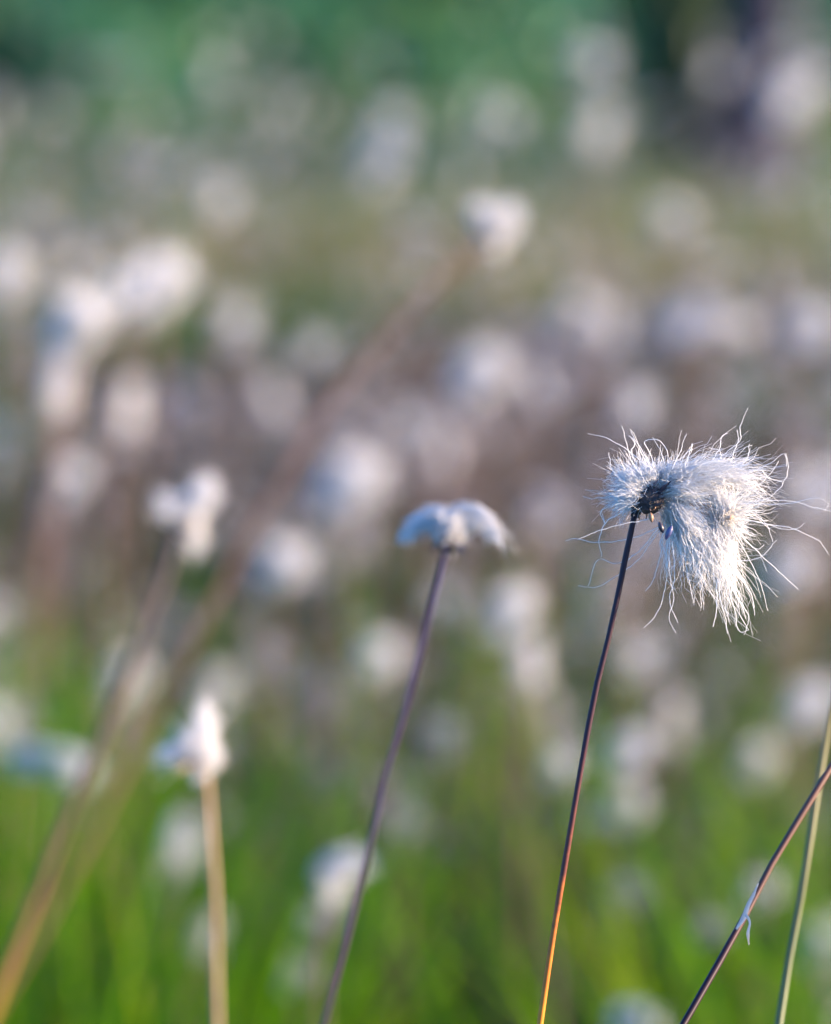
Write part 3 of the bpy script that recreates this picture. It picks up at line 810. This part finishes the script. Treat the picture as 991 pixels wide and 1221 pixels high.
# single stray hairs that stand clear of the tuft
STRAY = [
 [(790, 575), (758, 545), (730, 528), (702, 519)],
 [(772, 580), (757, 560), (745, 528), (738, 506)],
 [(775, 575), (768, 545), (756, 520), (750, 512)],
 [(778, 572), (776, 545), (768, 523), (781, 521), (795, 538), (792, 560)],
 [(775, 560), (766, 535), (752, 512)],
 [(800, 560), (812, 535), (818, 518)],
 [(815, 558), (822, 540), (825, 531), (823, 545)],
 [(840, 560), (856, 540), (863, 516), (869, 514)],
 [(850, 556), (872, 535), (881, 525), (880, 512), (884, 498), (889, 489)],
 [(868, 560), (878, 538), (882, 522), (881, 510)],
 [(870, 580), (900, 560), (925, 548), (938, 541), (941, 556)],
 [(890, 600), (920, 590), (935, 575), (939, 556), (936, 543)],
 [(880, 590), (915, 570), (933, 546)],
 [(860, 600), (900, 598), (945, 594), (978, 590), (986, 597), (980, 604)],
 [(860, 602), (905, 596), (940, 597), (965, 606), (991, 613)],
 [(865, 615), (905, 622), (935, 630), (955, 629), (961, 624)],
 [(865, 617), (915, 624), (960, 635), (980, 645), (991, 660)],
 [(868, 620), (895, 650), (925, 680), (958, 709)],
 [(866, 622), (890, 660), (905, 695), (918, 728)],
 [(790, 625), (760, 640), (735, 645), (705, 645), (688, 640), (676, 643)],
 [(780, 618), (745, 622), (715, 632), (690, 642)],
 [(785, 630), (765, 655), (730, 670), (718, 666), (700, 700)],
 [(788, 632), (760, 670), (735, 690), (713, 702), (695, 700)],
 [(745, 608), (722, 625), (716, 645), (719, 665)],
 [(793, 640), (785, 670), (775, 695), (768, 704)],
 [(797, 640), (796, 680), (803, 715), (798, 735), (806, 756)],
 [(796, 645), (795, 700), (782, 735), (768, 750)],
 [(800, 645), (802, 690), (797, 720), (808, 742)],
 [(812, 640), (818, 690), (822, 716)],
 [(855, 690), (850, 720), (846, 744)],
 [(860, 680), (858, 715), (864, 742), (864, 755)],
 [(870, 690), (885, 715), (898, 735), (894, 755)],
 [(868, 690), (878, 730), (885, 752), (893, 750)],
 [(875, 680), (895, 710), (899, 735)],
 [(862, 680), (872, 715), (890, 748)],
 [(850, 650), (880, 668), (905, 665), (925, 645)],
 [(745, 600), (722, 605), (714, 612), (719, 622), (715, 608)],
 [(742, 590), (725, 588), (712, 590)],
 [(745, 575), (730, 562), (724, 540)],
 [(760, 555), (752, 540), (757, 528), (750, 520)],
 [(905, 560), (920, 570), (932, 575)],
 [(880, 560), (893, 545), (896, 530)],
 [(862, 556), (858, 540), (845, 532)],
 [(795, 565), (790, 540), (780, 520)],
 [(900, 615), (912, 625), (920, 645)],
 [(885, 640), (905, 655), (915, 648)],
]
for i, poly in enumerate(STRAY):
    dz0 = random.uniform(-14, 22); dz1 = dz0 + random.uniform(-22, 22)
    n_ = len(poly)
    pts = [at(x, y, D0) - CF * kk * (dz0 + (dz1 - dz0) * j / (n_ - 1)) - mbase for j, (x, y) in enumerate(poly)]
    P = smooth_path(pts, 8 + 5 * n_)
    jj = np.cumsum(rng.normal(size=P.shape), axis=0) * 0.00006; P = P + jj
    R = np.linspace(0.000078, 0.000042, len(P))
    V, Q, A = tubes(P[None], R[None], 4); mb = MB(); mb.add(V, Q, None, A * 0 + .8)
    mb.build('stray_hair', M['cotton'], main)

# ------------------------------------------------------------------ crossing stem with a husk, yellow blade at the right
pp = [(1010, 890), (991, 915), (960, 965), (925, 1022), (895, 1080), (870, 1125), (842, 1175), (815, 1221)]
D1 = 0.645
pts = [at(x, y, D1 - 0.004 * i) for i, (x, y) in enumerate(pp)]
up = [at(1060, 800, D1 + .005), at(1095, 690, D1 + .01)]
pts = to_ground([up[1], up[0]] + pts, .25)
b = pts[-1].copy(); b[2] = -0.01
cs = thing('cotton_grass', b, 'red brown stem leaning across the lower right corner with a pale husk', 'cotton grass')
stem('stem', pts, 0.0006, 0.0008, M['stem_red'], cs, b, n=60, sides=10, avals=([0, .07, .11, .135, .16, 1], [0, .08, .2, .31, .46, 1]))
hm = link('cotton_tuft', HEADS['round'][0], cs, pts[0] - b)
def ribbon(parent, name, poly, wd, d, mat, base, thick=0.00015, tw=0.5, fold=.25):
    P = smooth_path([at(x, y, dd) - base for (x, y), dd in zip(poly, d)], 8 * len(poly))
    T = np.gradient(P, axis=0); T /= np.linalg.norm(T, axis=1, keepdims=True)
    side = CR * math.cos(tw) - CF * math.sin(tw)
    s = side - T * (T @ side)[:, None]; s /= np.linalg.norm(s, axis=1, keepdims=True)
    nn = np.cross(T, s)
    W = np.interp(np.linspace(0, 1, len(P)), np.linspace(0, 1, len(wd)), wd)[:, None]
    rows = np.stack([P - s * W / 2, P - nn * W * fold, P + s * W / 2, P - nn * W * fold + nn * thick * -1 - nn * thick], 1)
    n = len(P); idx = np.arange(n * 4).reshape(n, 4)
    Q = [[idx[i, j], idx[i, (j + 1) % 4], idx[i + 1, (j + 1) % 4], idx[i + 1, j]] for i in range(n - 1) for j in range(4)]
    mb = MB(); mb.add(rows, Q, [[idx[0, 0], idx[0, 1], idx[0, 2]], [idx[-1, 2], idx[-1, 1], idx[-1, 0]]], np.repeat(np.linspace(0, 1, n), 4))
    return mb.build(name, mat, parent)
hk = ribbon(cs, 'husk', [(904, 1053), (899, 1066), (892, 1080), (887, 1094), (878, 1108)], [.0001, .0007, .0009, .0011, .0004], [D1 - .0185, D1 - .019, D1 - .019, D1 - .0195, D1 - .020], M['husk'], b)
ribbon(hk, 'husk_tip', [(889, 1090), (894, 1099), (892, 1112), (893, 1127)], [.0006, .0004, .0007, .0001], [D1 - .021, D1 - .022, D1 - .023, D1 - .022], M['husk'], b)

yp = [(1020, 700), (1000, 800), (985, 880), (975, 940), (963, 1020), (950, 1100), (938, 1160), (929, 1221)]
yd = [.70, .69, .68, .675, .67, .667, .665, .66]
w3 = to_ground([at(x, y, d) for (x, y), d in zip(yp, yd)], .3)
bb_ = w3[-1].copy(); bb_[2] = -.01
yb = thing('grass_blade', bb_, 'long yellow green grass blade rising behind the crossing stem at right', 'grass blade')
stem('blade', w3, 0.0007, 0.0013, M['blade_yellow'], yb, bb_, n=50, sides=8, avals=([0, .1, .25, 1], [0, .2, .5, 1]))

# added blocker: an unseen half bare head off to the right takes part of the sun from the umbrella head
p = at(538, 628, 0.715) + np.array(to_sun) * 0.21 + np.array([0, 0, 0.012])
plant(0, 0, 0, 'round', 1.3, 'added half bare cotton head outside the right picture edge, blocking sun', None, (.05, 0), world=tuple(p), sr=.0008)
